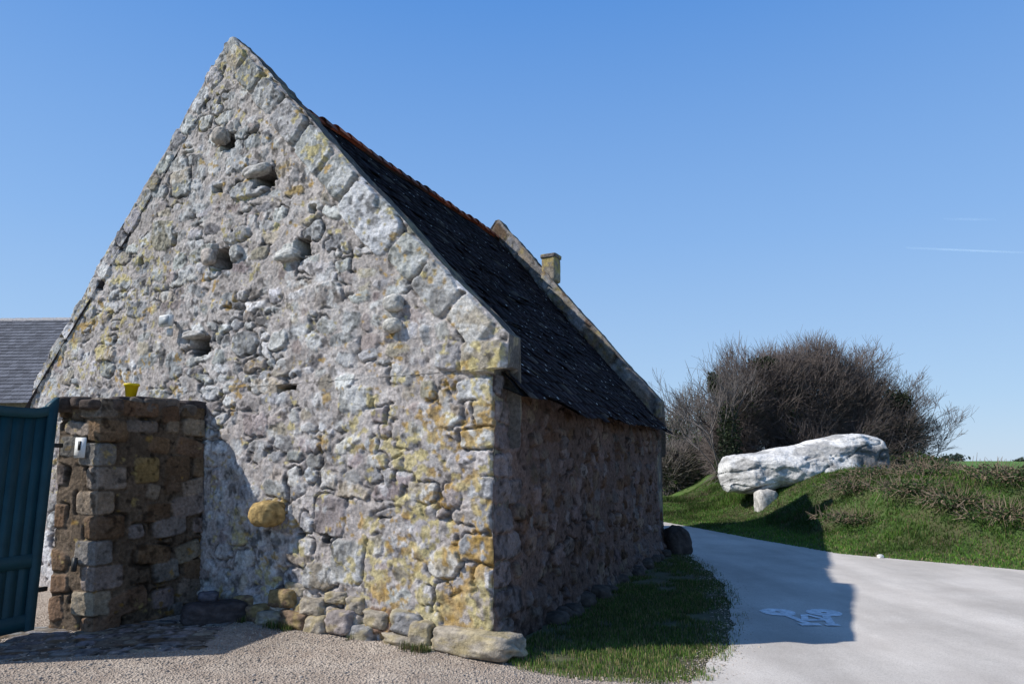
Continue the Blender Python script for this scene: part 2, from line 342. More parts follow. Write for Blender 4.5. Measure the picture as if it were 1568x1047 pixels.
for i in range(n):
    a0=.03+.94*i/n;p0=rp(a0,0)+vec(0,0,-.02+random.uniform(-.01,.01));vs=[]
    for e in range(2):
        for k in range(9):
            t=math.pi*k/8;r_=.105+(.03 if e==0 else 0)
            vs.append(p0+dr*(e*ln*.94/n*1.06)+sd*math.cos(t)*r_+vec(0,0,1)*math.sin(t)*r_*.9)
    c=np.array(random.choice([(.30,.08,.04),(.22,.065,.035),(.34,.11,.06),(.14,.07,.06)]))*random.uniform(.8,1.3)
    A.add(vs,gridF(2,9),c)
A.make('ridge_tiles',M_tile,barn)
A=Acc()
rock(A,(.84,14.4,5.66),(.32,.32,.62),rot=-.5,seed=3,sub=4,p=12,col=(.24,.21,.17),nz=.03,lich=.7)
rock(A,(.84,14.4,5.92),(.37,.37,.09),rot=-.5,seed=5,sub=4,p=9,col=(.18,.16,.15),nz=.04,lich=.5)
A.make('chimney_stack',M_rock,barn)
A=Acc();ga_rot=math.atan2(U[1],U[0])
rock(A,gp(2.61,1.07,.1),(.3,.34,.27),ga_rot,seed=8,sub=4,col=(.40,.28,.12),nz=.2,p=3)
rock(A,gp(1.13,3.12,.03),(.22,.16,.17),ga_rot,seed=9,sub=4,col=(.52,.50,.46),p=2.6)
rock(A,gp(1.13,2.90,.03),(.2,.16,.14),ga_rot,seed=10,sub=4,col=(.54,.52,.47),p=2.6)
rock(A,gp(3.88,5.52,.03),(.2,.2,.2),ga_rot,seed=12,sub=4,col=(.42,.38,.34),nz=.2,p=3)
rock(A,gp(3.2,4.93,.03),(.42,.14,.12),ga_rot,seed=13,sub=4,col=(.44,.42,.40),nz=.2)
rock(A,gp(3.93,4.0,.03),(.2,.14,.2),ga_rot,seed=14,sub=4,col=(.44,.39,.35),nz=.2)
rock(A,gp(2.62,3.82,.04),(.32,.14,.12),ga_rot,seed=15,sub=4,col=(.5,.49,.46),nz=.2)
rock(A,gp(4.1,3.07,.03),(.36,.12,.09),ga_rot,seed=16,sub=4,col=(.43,.41,.39),nz=.2)
A.make('protruding_stones',M_rock,barn)
A=Acc()
fs=[(.14,.09,.76,.34,.23,'bg'),(.66,.15,.24,.26,.2,'bg'),(.88,.16,.32,.26,.22,'gr'),(.80,.0,.7,.40,.14,'bg'),(1.2,.2,.28,.26,.16,'bg'),(1.35,.06,.32,.3,.16,'gr'),(1.5,.24,.22,.22,.16,'bg'),(1.62,.1,.34,.3,.2,'pk'),(1.87,.06,.28,.3,.18,'bg'),(2.0,.22,.3,.24,.16,'bg'),(2.2,.08,.36,.3,.18,'br'),(2.42,.24,.3,.22,.18,'br'),(2.5,.05,.34,.3,.16,'bg'),(2.75,.1,.3,.26,.18,'br'),(3.0,.13,.3,.26,.18,'br'),(1.72,.34,.24,.18,.13,'bg'),(2.3,.38,.26,.18,.13,'bg'),(3.2,.08,.3,.26,.18,'br')]
for i,(s,z,w_,d_,h_,tn) in enumerate(fs):
    rock(A,gp(s+rr.uniform(-.04,.04),z+rr.uniform(-.03,.03),rr.uniform(-.07,0) if i else 0),(w_*rr.uniform(.9,1.1),d_,h_*rr.uniform(.8,1.1)),ga_rot+rr.uniform(-.15,.15),seed=20+i,sub=4,col=np.array(TONES[tn])*.72,nz=.15,p=6.5,tilt=rr.uniform(-.12,.12) if i else 0,lich=.35)
for i in range(22):
    t=rr.uniform(.6,7.3);p=R+D1*t+N2*rr.uniform(.02,.14);d=rr.uniform(.14,.3)
    rock(A,(p[0],p[1],rr.uniform(-.03,.05)),(d,d,d*.7),rr.uniform(0,3),seed=60+i,sub=3,col=(.07,.058,.05),nz=.14)
p=F_+N2*.22;rock(A,(p[0],p[1]-.1,.15),(.42,.5,.62),.3,seed=90,sub=4,col=(.06,.05,.045),nz=.15)
A.make('foundation_stones',M_rock,barn)
A=Acc()
c=gp(4.47,3.25,.15);box(A,c,(.21,.06,.14),ga_rot,(.68,.69,.68),.008)
c=gp(4.47,3.25,.184);box(A,c,(.17,.012,.10),ga_rot,(.34,.36,.37),.002)
c=gp(4.47,3.25,.07);box(A,c,(.04,.14,.03),ga_rot,(.2,.2,.2))
c=gp(4.47,3.12,.09);box(A,c,(.06,.06,.10),ga_rot,(.7,.7,.7),.01)
A.make('wall_lamp',M_plain,barn)
# ------------------------------------------------------------ gate wall
gw=empty('stone_gate_pillar_wall')
c0=vec(-3.38,7.90);c1=vec(-3.96,6.9);c2=vec(-4.47,7.05);c3=vec(-3.95,8.3)
pts=[c0,c1,c2,c3];ls=[0]
for a,b in zip(pts,pts[1:]): ls.append(ls[-1]+np.linalg.norm(b-a))
PW=Masonry(ls[-1],2.5,.01,x0=0,z0=-.1,seed=77,rows=(.15,.28),wid=(.2,.5),tones=dict(br=5,bg=2,gr=1,pk=2,oc=.3),mortar=(.20,.165,.13),amp=(.003,.014),skip=.02,warp=.02,jag=.014,white=.05,edge=(.9,1.02),mort=-.006,prange=(4,8),rgh=.6,
   specials=[(ls[1]+(.05 if i%2 else -.06),.02+i*.235,.22,.113,0,.008,['br','bg','pk','gr'][i%4],8.) for i in range(10)])
PW.lichen(PW.X*0-.1)
nu,nv=330,260
T,Zz=np.meshgrid(np.linspace(0,ls[-1],nu),np.linspace(0,1,nv))
Zt=2.2+.05*(vn(T*4,T*0,7)-.5);Zr=-.08+(Zt+.08)*Zz
H,C=PW.samp(T,Zr)
bx=np.interp(T,ls,[p[0] for p in pts]);by=np.interp(T,ls,[p[1] for p in pts])
nrm=[]
for a,b in zip(pts,pts[1:]):
    d=(b-a)/np.linalg.norm(b-a);nn=vec(d[1],-d[0]);mid=(a+b)/2;cen=vec(-3.9,7.5)
    if np.dot(nn,mid-cen)<0: nn=-nn
    nrm.append(nn)
def nfun(T):
    k=.03
    w1=ss(ls[1]-k,ls[1]+k,T)[...,None];w2=ss(ls[2]-k,ls[2]+k,T)[...,None]
    return nrm[0]*(1-w1)+(nrm[1]*(1-w2)+nrm[2]*w2)*w1
nn=nfun(T)
P=np.stack([bx+nn[...,0]*H-.125*Zr/2.2,by+nn[...,1]*H,Zr],2)
shd=(np.where(T<ls[1],.48,.7)*(.7+.6*fbm(T*1.5,Zr*1.5,4)))[...,None]*np.array([1.05,.95,.85])  # shade painted into the stone colour, deepest on the pillar's right face
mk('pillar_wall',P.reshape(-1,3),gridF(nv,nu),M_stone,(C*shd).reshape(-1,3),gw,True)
A=Acc()
for i in range(13):
    t=i/12*ls[1];x=np.interp(t,ls,[p[0] for p in pts])-.125;y=np.interp(t,ls,[p[1] for p in pts])
    for q in range(3):
        rock(A,(x-.10-q*.17,y+.05+q*.05,2.16+rr.uniform(-.015,.035)),(rr.uniform(.18,.28),rr.uniform(.14,.26),rr.uniform(.1,.2)),rr.uniform(-.3,.3)+1.0,seed=120+i*3+q,sub=3,col=np.array(rr.choice([(.09,.07,.06),(.12,.1,.085),(.18,.15,.12),(.06,.05,.05)])),nz=.1,p=5)
A.make('cap_stones',M_rock,gw)
A=Acc()
fr=math.atan2((c2-c1)[1],(c2-c1)[0]);nf=nrm[1]
p=vec(-4.27,6.975)+nf*.035;box(A,(p[0],p[1],1.73),(.13,.02,.2),fr,(.75,.75,.73),.004)
p=vec(-4.27,6.975)+nf*.048;box(A,(p[0],p[1],1.75),(.03,.008,.09),fr,(.02,.02,.02))
p=vec(-4.2,6.95)+nf*.03;box(A,(p[0],p[1],.62),(.05,.03,.13),fr,(.04,.04,.04),.004)
A.make('letter_plate',M_plain,gw)
pot=empty('yellow_flower_pot')
def lathe(acc,c,prof,col,n=20):
    vs=[]
    for r_,z_ in prof:
        for k in range(n): vs.append((c[0]+r_*math.cos(2*math.pi*k/n),c[1]+r_*math.sin(2*math.pi*k/n),c[2]+z_))
    Fs=[]
    for i in range(len(prof)-1):
        for k in range(n): Fs.append([i*n+k,i*n+(k+1)%n,(i+1)*n+(k+1)%n,(i+1)*n+k])
    acc.add(vs,Fs,col)
A=Acc();lathe(A,(-4.08,7.4,2.27),[(0.0,.0),(.05,0),(.068,.12),(.078,.12),(.078,.145),(.066,.145),(.06,.1),(0,.1)],(.75,.55,.01))
A.make('pot_body',M_plain,pot)
A=Acc();rock(A,(-3.0,7.35,.09),(.62,.3,.22),.5,seed=201,sub=4,p=5,col=(.07,.06,.06),nz=.06);rock(A,(-3.1,7.4,.24),(.2,.14,.1),.5,seed=202,sub=3,p=4,col=(.1,.1,.12))
A.make('stone_step',M_rock)
# ------------------------------------------------------------ gate
gate=empty('teal_wooden_gate')
g0=vec(-4.49,6.83);gd=vec(-.35,-.94);gd/=np.linalg.norm(gd);gr_=math.atan2(gd[1],gd[0]);gl=1.15
A=Acc();teal=(.012,.055,.072)
gn=vec(gd[1],-gd[0]);gn=gn if gn[0]>0 else -gn
def gz(t): return 2.08+.12*math.exp(-t/.07)+.03*(t/1.15)**2
nP=9
for i in range(nP):
    t0=.09+i*(gl-.18)/nP;t1=t0+(gl-.18)/nP-.006
    vs=[];
    for off in (.012,-.012):
        for k in range(2):
            for tt_ in (t0,t1):
                z_=.07 if k==0 else gz(tt_)-.05
                p=g0+gd*tt_+gn*off;vs.append((p[0],p[1],z_))
    A.add(vs,[[0,1,3,2],[5,4,6,7],[1,5,7,3],[4,0,2,6],[2,3,7,6]],np.array(teal)*random.uniform(.85,1.15))
for (ta,tb) in ((0,.09),(gl-.09,gl)):
    vs=[];
    for off in (.035,-.035):
        for k in range(2):
            for tt_ in (ta,tb):
                p=g0+gd*tt_+gn*off;vs.append((p[0],p[1],.05 if k==0 else gz(tt_)+.02))
    A.add(vs,[[0,1,3,2],[5,4,6,7],[1,5,7,3],[4,0,2,6],[2,3,7,6]],teal)
def rail(zf,h_,o):
    n=16;vs=[]
    for k in range(n+1):
        t=.09+(gl-.18)*k/n
        for off,dz in ((o,0),(o,h_),(-o,h_),(-o,0)):
            p=g0+gd*t+gn*off;vs.append((p[0],p[1],zf(t)+dz))
    Fs=[]
    for k in range(n):
        for q in range(4): Fs.append([k*4+q,k*4+(q+1)%4,(k+1)*4+(q+1)%4,(k+1)*4+q])
    A.add(vs,Fs,teal)
rail(lambda t:gz(t)-.08,.09,.033);rail(lambda t:.06,.14,.030);rail(lambda t:.62,.12,.030)
A.make('gate_leaf',M_paint,gate)
A=Acc()
for z_ in (.4,1.75):
    p=g0-gd*.03+gn*.0;box(A,(p[0],p[1],z_),(.14,.05,.04),gr_,(.02,.02,.02),.004)
A.make('hinges',M_plain,gate)
# ------------------------------------------------------------ background house
bh=empty('background_house')
A=Acc()
def hp(t,dpt,z):
    a=vec(-22,18.3);b=vec(-7.5,18.9);d=(b-a)/np.linalg.norm(b-a);nn_=vec(-d[1],d[0])
    p=a+(b-a)*t+nn_*dpt;return (p[0],p[1],z)
zr0,zr1=5.25,5.55
for i in range(26):
    for j in range(90):
        b0=i/26;b1=(i+1.25)/26;a0=(j+(.5 if i%2 else 0))/90;a1=a0+1/90*.97
        lo=.02
        zt=lambda a:zr0+(zr1-zr0)*a
        P4=[hp(a0,-3.4*b0,zt(a0)-2.6*b0),hp(a1,-3.4*b0,zt(a1)-2.6*b0),hp(a1,-3.4*b1,zt(a1)-2.6*b1+lo),hp(a0,-3.4*b1,zt(a0)-2.6*b1+lo)]
        A.add(P4,[[0,3,2,1]],np.array([.14,.145,.165])*random.uniform(.75,1.25))
A.make('house_roof',M_slate,bh)
A=Acc()
A.add([hp(0,0,zr0-.01),hp(1,0,zr1-.01),hp(1,3.4,zr1-2.6),hp(0,3.4,zr0-2.6)],[[0,1,2,3]],(.1,.1,.11))
A.add([hp(0,-3.1,0),hp(1,-3.1,0),hp(1,-3.1,3.1),hp(0,-3.1,2.85)],[[0,1,2,3]],(.4,.36,.3))
A.add([hp(1,-3.1,0),hp(1,3.1,0),hp(1,3.1,3.1),hp(1,-3.1,3.1)],[[0,1,2,3]],(.4,.36,.3))
A.add([hp(1,-3.1,3.1),hp(1,3.1,3.1),hp(1,0,5.5),hp(1,0,5.5)],[[0,1,2,3]],(.4,.36,.3))
for i in range(40):
    A.add([hp(i/40,-.1,zr0+(zr1-zr0)*i/40-.05),hp((i+.97)/40,-.1,zr0+(zr1-zr0)*i/40-.05),hp((i+.97)/40,0,zr0+(zr1-zr0)*i/40+.05),hp(i/40,0,zr0+(zr1-zr0)*i/40+.05)],[[0,1,2,3]],(.45,.42,.4))
A.make('house_walls_ridge',M_stone,bh)
# ------------------------------------------------------------ terrain
edge=np.array([(-6,24),(0,22.3),(2.5,21),(3.98,19.2),(4.5,17.2),(5.08,14.8),(5.74,12.5),(7.6,10.7),(9.8,9.4),(14,8.0),(30,5.5),(60,3)],float)
def dist_edge(x,y):
    best=np.full(x.shape,1e9);sg=np.zeros(x.shape)
    for a,b in zip(edge,edge[1:]):
        d=b-a;l2=d@d;t=np.clip(((x-a[0])*d[0]+(y-a[1])*d[1])/l2,0,1)
        px=a[0]+t*d[0];py=a[1]+t*d[1];dd=np.hypot(x-px,y-py)
        cr=d[0]*(y-a[1])-d[1]*(x-a[0])
        m=dd<best;best=np.where(m,dd,best);sg=np.where(m,np.sign(cr),sg)
    return best*sg
def terr(x,y):
    d=dist_edge(x,y);out=ss(0.05,2.6,d)
    Hh=.22+1.0*ss(5.5,8.0,x)-.10*ss(9,11.5,x)
    h=Hh*out+np.where(d>0,.16*(fbm(x*1.3,y*1.3,44)-.5)*ss(0,.8,d)*(1-ss(20,60,d)),0)
    return h+.06*ss(0,.25,d)+.12*ss(30,60,d)
xs=np.concatenate([-np.geomspace(4000,12,24),np.arange(-11.5,24,.11),np.geomspace(24.3,4000,30)])
ys=np.concatenate([-np.geomspace(4000,3,16),np.arange(-2.5,30,.11),np.geomspace(30.3,4500,40)])
XX,YY=np.meshgrid(xs,ys);ZZ=terr(XX,YY)
n1=fbm(XX*1.1,YY*1.1,4);n2=fbm(XX*5,YY*5,6)
Cg=np.array([.05,.085,.022])*(.7+.9*n1)[...,None]
br=ss(.45,.62,n2)[...,None];Cg=Cg*(1-br*.5)+np.array([.12,.095,.06])*br*.5
nb_=(1-ss(3.0,3.8,XX))*(1-ss(14,16,YY));soil=(nb_*.6)[...,None];Cg=Cg*(1-soil)+np.array([.13,.105,.08])*soil
far=ss(22,34,np.hypot(XX,YY))[...,None];Cg=Cg*(1-far)+np.array([.10,.20,.035])*far
mk('ground',np.stack([XX,YY,ZZ],2).reshape(-1,3),gridF(len(ys),len(xs)),M_ground,Cg.reshape(-1,3),None,True)
def jitter_poly(pts,step=.07,amp=.06,seed=0):
    out=[];n=len(pts)
    for i in range(n):
        a=np.array(pts[i],float);b=np.array(pts[(i+1)%n],float);l=np.linalg.norm(b-a);m=max(1,int(l/step));d=(b-a)/l;nn_=vec(-d[1],d[0])
        for k in range(m):
            p=a+(b-a)*k/m;w_=((float(fbm(p[0]*2.2,p[1]*2.2,seed))-.5)*2*amp+(float(fbm(p[0]*11,p[1]*11,seed))-.5)*amp)*(0 if l>12 else 1);out.append(p+nn_*w_)
    return out
def sheet(name,pts,z,material):
    bm=bmesh.new();vs=[bm.verts.new((p[0],p[1],z)) for p in pts];fc=bm.faces.new(vs)
    if fc.normal.z<0: fc.normal_flip()
    bmesh.ops.triangulate(bm,faces=[fc],ngon_method='EAR_CLIP')
    me=bpy.data.meshes.new(name);bm.to_mesh(me);bm.free();me.materials.append(material)
    o=bpy.data.objects.new(name,me);sc.collection.objects.link(o);return o
def groundmat(name,c1,c2,c3,s1,s2,bump,bd):
    m=bpy.data.materials.new(name);m.use_nodes=True;nt=m.node_tree;N=nt.nodes;Lk=nt.links;p=N['Principled BSDF'];p.inputs['Roughness'].default_value=.9;p.inputs['Specular IOR Level'].default_value=.2
    tc=N.new('ShaderNodeTexCoord');n=N.new('ShaderNodeTexNoise');n.inputs['Scale'].default_value=s1;n.inputs['Detail'].default_value=8;n.inputs['Roughness'].default_value=.65
    v=N.new('ShaderNodeTexVoronoi');v.inputs['Scale'].default_value=s2
    Lk.new(tc.outputs['Object'],n.inputs['Vector']);Lk.new(tc.outputs['Object'],v.inputs['Vector'])
    cr=N.new('ShaderNodeValToRGB');cr.color_ramp.elements[0].position=.35;cr.color_ramp.elements[1].position=.65
    cr.color_ramp.elements[0].color=(*c1,1);cr.color_ramp.elements[1].color=(*c2,1);Lk.new(n.outputs['Fac'],cr.inputs[0])
    mx=N.new('ShaderNodeMix');mx.data_type='RGBA';mx.blend_type='MIX'
    sep=N.new('ShaderNodeSeparateColor');Lk.new(v.outputs['Color'],sep.inputs[0])
    mr=N.new('ShaderNodeMapRange');mr.inputs['From Min'].default_value=.45;mr.inputs['From Max'].default_value=1;mr.inputs['To Max'].default_value=.75;Lk.new(sep.outputs[0],mr.inputs[0])
    Lk.new(mr.outputs[0],mx.inputs[0]);Lk.new(cr.outputs[0],mx.inputs[6]);mx.inputs[7].default_value=(*c3,1)
    mp=N.new('ShaderNodeMapping');mp.inputs['Scale'].default_value=(.9,.25,1);mp.inputs['Rotation'].default_value=(0,0,.35);Lk.new(tc.outputs['Object'],mp.inputs[0])
    n3=N.new('ShaderNodeTexNoise');n3.inputs['Scale'].default_value=1.6;n3.inputs['Detail'].default_value=5;Lk.new(mp.outputs[0],n3.inputs['Vector'])
    m3=N.new('ShaderNodeMapRange');m3.inputs['From Min'].default_value=.35;m3.inputs['From Max'].default_value=.65;m3.inputs['To Min'].default_value=.84;m3.inputs['To Max'].default_value=1.1;Lk.new(n3.outputs['Fac'],m3.inputs[0])
    vs_=N.new('ShaderNodeVectorMath');vs_.operation='SCALE';Lk.new(mx.outputs[2],vs_.inputs[0]);Lk.new(m3.outputs[0],vs_.inputs['Scale'])
    Lk.new(vs_.outputs[0],p.inputs['Base Color'])
    b=N.new('ShaderNodeBump');b.inputs['Strength'].default_value=bump;b.inputs['Distance'].default_value=bd;Lk.new(v.outputs['Distance'],b.inputs['Height'])
    b2=N.new('ShaderNodeBump');b2.inputs['Strength'].default_value=.4;b2.inputs['Distance'].default_value=.02;Lk.new(n.outputs['Fac'],b2.inputs['Height']);Lk.new(b.outputs[0],b2.inputs['Normal'])
    Lk.new(b2.outputs[0],p.inputs['Normal']);return m
M_road=groundmat('asphalt',(.52,.475,.425),(.63,.585,.53),(.42,.38,.34),1.3,140,.3,.006)
M_gravel=groundmat('gravel',(.37,.30,.245),(.53,.455,.38),(.23,.185,.15),3,60,.8,.02)
leftb=[(1.25,-3),(1.2,4.2),(1.36,5.45),(1.6,5.95),(1.9,6.45),(2.3,7.6),(2.7,9.2),(2.95,11),(3.05,13.1),(2.8,14.6),(1.8,16.4),(0,17.8),(-6,18.6)]
rp_poly=jitter_poly(leftb[1:]+[tuple(p) for p in edge[:-1]]+[(30,-3),(1.25,-3)],seed=3)
sheet('road',rp_poly,.008,M_road)
gravb=[(-.1,6.2),(.05,5.85),(.45,5.62),(1.0,5.5),(1.4,5.5),(1.32,4.2),(1.3,-2.9),(-9,-2.9),(-9,12),(-6,9.8),(-3,7.9)]
sheet('gravel_path',jitter_poly(gravb,seed=9,amp=.07),.004,M_gravel)
CB=Masonry(3.6,1.5,.012,seed=140,rows=(.10,.17),wid=(.12,.26),tones=dict(gr=3,bg=2,pk=2,br=1),mortar=(.24,.2,.16),amp=(.006,.02),skip=.08,warp=.03,jag=.015,white=.05,mort=0,prange=(2.5,5),rgh=.5)
nu,nv=290,120
T,Q=np.meshgrid(np.linspace(0,3.5,nu),np.linspace(0,1.4,nv));H,C=CB.samp(T,Q)
tp_=vec(.982,.19);tq_=vec(-.19,.982);o_=vec(-6.0,5.55)
ed_=np.minimum(np.minimum(T,3.5-T),np.minimum(Q,1.4-Q))+.25*(fbm(T*3,Q*3,9)-.5)
Hc=.006+(H*.5+.004)*1.0-.03*(1-ss(.0,.12,ed_))
mk('cobble_paving',np.stack([o_[0]+tp_[0]*T+tq_[0]*Q,o_[1]+tp_[1]*T+tq_[1]*Q,Hc],2).reshape(-1,3),gridF(nv,nu),M_stone,(C*.65).reshape(-1,3),None,True)
A=Acc()
ico=bmesh.new();bmesh.ops.create_icosphere(ico,subdivisions=1,radius=1);IV=np.array([v.co[:] for v in ico.verts]);IF=np.array([[v.index for v in q.verts] for q in ico.faces]);ico.free()
def inpoly(px,py,poly):
    poly=np.array(poly);ins=np.zeros(px.shape,bool);j=len(poly)-1
    for i in range(len(poly)):
        xi,yi=poly[i];xj,yj=poly[j]
        ins^=((yi>py)!=(yj>py))&(px<(xj-xi)*(py-yi)/(yj-yi+1e-12)+xi);j=i
    return ins
n=12000;px=rng.uniform(-5,1.6,n);py=rng.uniform(4.9,8.5,n);m=inpoly(px,py,gravb);px,py=px[m],py[m]
lb=np.array(leftb[1:10]);q=rng.integers(0,len(lb)-1,2500);tq=rng.random(2500);ex=lb[q]*(1-tq)[:,None]+lb[q+1]*tq[:,None]+rng.normal(size=(2500,2))*np.array([.12,.03])
px=np.concatenate([px,ex[:,0]]);py=np.concatenate([py,ex[:,1]])
for x,y in zip(px,py):
    r_=random.uniform(.004,.011)*(2 if random.random()<.03 else 1);g=random.uniform(.6,1.25)
    A.add(IV*np.array([r_,r_*random.uniform(.7,1.2),r_*.6])+np.array([x,y,.006]),IF,np.array([.43,.37,.31])*g)
A.make('gravel_pebbles',M_rock)
A=Acc()
def ring(cx,cy,r0_,r1_,z):
    n=40;vs=[]
    for k in range(n):
        a=2*math.pi*k/n;j_=1+.08*(random.random()-.5)
        vs+= [(cx+r0_*math.cos(a),cy+r0_*math.sin(a),z),(cx+r1_*j_*math.cos(a),cy+r1_*j_*math.sin(a),z)]
    A.add(vs,[[2*k,2*k+1,(2*k+3)%(2*n),(2*k+2)%(2*n)] for k in range(n)],(.78,.80,.82))
def bar(a,b,w_,z):
    a=vec(*a);b=vec(*b);d=(b-a)/np.linalg.norm(b-a);n_=vec(-d[1],d[0])*w_
    A.add([(*(a-n_),z),(*(b-n_),z),(*(b+n_),z),(*(a+n_),z)],[[0,1,2,3]],(.78,.80,.82))
ring(2.84,7.78,.03,.18,.0125);ring(3.32,7.75,.03,.18,.0130)
bar((2.88,7.62),(2.94,7.25),.04,.0135);bar((2.9,7.40),(3.2,7.40),.035,.0140);bar((3.28,7.62),(3.16,7.22),.04,.0145);bar((2.96,7.36),(3.07,7.66),.035,.0150);bar((3.09,7.66),(3.2,7.40),.03,.0155)
bar((2.84,7.20),(3.04,7.20),.05,.0160);bar((3.08,7.18),(3.22,7.18),.04,.0165)
A.make('bicycle_road_marking',M_mark)
A=Acc();rock(A,(6.15,12.0,.03),(.1,.08,.07),0,seed=400,sub=3,col=(.7,.7,.68));A.make('white_pebble',M_rock)
# ------------------------------------------------------------ grass
def blades(name,px,py,pz,h,w,cols,lean=.35,parent=None):
    n=len(px);a=rng.uniform(0,2*math.pi,n);dx,dy=np.cos(a),np.sin(a);b=rng.uniform(0,2*math.pi,n);lx,ly=np.cos(b)*h*lean*rng.random(n),np.sin(b)*h*lean*rng.random(n)
    V=np.zeros((n,5,3))
    V[:,0]=np.stack([px-dx*w,py-dy*w,pz-.01],1);V[:,1]=np.stack([px+dx*w,py+dy*w,pz-.01],1)
    V[:,2]=np.stack([px-dx*w*.7+lx*.35,py-dy*w*.7+ly*.35,pz+h*.55],1);V[:,3]=np.stack([px+dx*w*.7+lx*.35,py+dy*w*.7+ly*.35,pz+h*.55],1)
    V[:,4]=np.stack([px+lx,py+ly,pz+h*.97],1)
    i=np.arange(n)*5
    F=np.concatenate([np.stack([i,i+1,i+3],1),np.stack([i,i+3,i+2],1),np.stack([i+2,i+3,i+4],1)])
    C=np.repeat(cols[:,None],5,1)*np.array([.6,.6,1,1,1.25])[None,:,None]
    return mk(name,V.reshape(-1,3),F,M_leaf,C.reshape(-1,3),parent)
def gcol(n,dry=.15,base=(.075,.14,.02)):
    c=np.array(base)*rng.uniform(.6,1.5,(n,1))*rng.uniform(.85,1.15,(n,3));d=rng.random(n)<dry
    c[d]=np.array([.24,.19,.10])*rng.uniform(.6,1.2,(d.sum(),1));return c
strip=[(-.1,6.05),(.05,5.72),(.45,5.48),(1.0,5.36),(1.5,5.45),(1.98,6.4),(2.45,7.6),(2.85,9.2),(3.1,11),(3.15,13.3),(2.7,12.8)]
sl_=np.array([(1.5,5.4),(1.98,6.4),(2.45,7.6),(2.85,9.2),(3.1,11),(3.15,13.3)])
n=170000;px=rng.uniform(-.2,3.3,n);py=rng.uniform(5.3,13.4,n)
ed=np.interp(py,sl_[:,1],sl_[:,0])-px
m=inpoly(px,py,strip)&(rng.random(n)<np.clip(1.6-(py-5.4)*.12,.5,1))&(fbm(px*2.5,py*2.5,88)+.14*rng.random(n)+.05*(py<6.6)>.45)&(rng.random(n)<np.clip(.10+ed*1.5+.3*(py<6.4),0,1));px,py=px[m],py[m];n=len(px)
bc=gcol(n,.24,(.058,.10,.018))*(1+.8*(1-ss(5.9,6.8,py)))[:,None]  # sunlight painted in: near blades brighter than those in the barn's shadow
blades('grass_verge',px,py,np.zeros(n),rng.uniform(.02,.055,n)*(.5+.9*fbm(px*2,py*2,3)),rng.uniform(.002,.004,n),bc)
# weeds at the foot of the gable and pillar
n=2600;s_=rng.uniform(.2,3.3,n);k_=fbm(s_*3,s_*0,12)>.5;s_=s_[k_];n=len(s_);of=np.abs(rng.normal(0,.05,n))+.12
wp=R[None]+U[None]*s_[:,None]+N1[None]*of[:,None]
blades('wall_foot_weeds',wp[:,0],wp[:,1],np.zeros(n)+.01,rng.uniform(.02,.08,n),rng.uniform(.002,.004,n),gcol(n,.35,(.07,.11,.025)))
n=420000;px=rng.uniform(2.5,17,n);py=rng.uniform(8,25,n);d=dist_edge(px,py);m=(d>-.05)&(rng.random(n)<np.where(d<6,1,.35))&(px/py<.80)&(px/py>.18);px,py,d=px[m],py[m],d[m];n=len(px)
pz=terr(px,py);nn_=fbm(px*.9,py*.9,55);tall=.05+.15*ss(.35,.7,nn_)*ss(.3,1.5,d)
c=gcol(n,.13,(.075,.15,.022));dk=ss(.46,.6,fbm(px*1.3,py*1.3,57))[:,None];c=c*(1-dk*.5)
by_=ss(.54,.62,fbm(px*1.0+9,py*1.6,58))[:,None]*(rng.random((n,1))<.45)*ss(.5,1.4,d)[:,None];c=c*(1-by_*.8)+np.array([.20,.15,.10])*by_*.8*rng.uniform(.5,1.2,(n,1))
c=c*(1+.35*(1-ss(.2,1.1,d)))[:,None]
blades('grass_bank',px,py,pz,tall*rng.uniform(.5,1.2,n),rng.uniform(.004,.009,n),c,.8)
# ------------------------------------------------------------ leaf cards / twigs
def cards(P,size,cols,asp=1.5):
    n=len(P);a=rng.normal(size=(n,3));a/=np.linalg.norm(a,axis=1)[:,None];b=rng.normal(size=(n,3));b-=a*(a*b).sum(1)[:,None];b/=np.linalg.norm(b,axis=1)[:,None]
    s=size[:,None];V=np.stack([P-a*s*asp*.5,P+b*s*.4,P+a*s*asp*.5,P-b*s*.4],1)
    i=np.arange(n)*4;F=np.stack([i,i+1,i+2,i+3],1);return V.reshape(-1,3),F,np.repeat(cols,4,0)
def tubes(segs,col):
    S_=np.array([np.concatenate([s[0],s[1],[s[2],s[3]]]) for s in segs]);p0,p1,r0_,r1_=S_[:,:3],S_[:,3:6],S_[:,6],S_[:,7]
    d=p1-p0;d/=np.linalg.norm(d,axis=1)[:,None]+1e-9;u=np.cross(d,[.3,.5,.81]);u/=np.linalg.norm(u,axis=1)[:,None]+1e-9;v=np.cross(d,u);V=[]
    for p,r_ in ((p0,r0_),(p1,r1_)):
        for k in range(3):
            t=2*math.pi*k/3;V.append(p+(u*math.cos(t)+v*math.sin(t))*r_[:,None])
    V=np.stack(V,1);n=len(S_);i=np.arange(n)*6
    F=np.concatenate([np.stack([i+k,i+(k+1)%3,i+3+(k+1)%3,i+3+k],1) for k in range(3)])
    C=np.array(col)*rng.uniform(.6,1.3,(n,1));return V.reshape(-1,3),F,np.repeat(C,6,0)
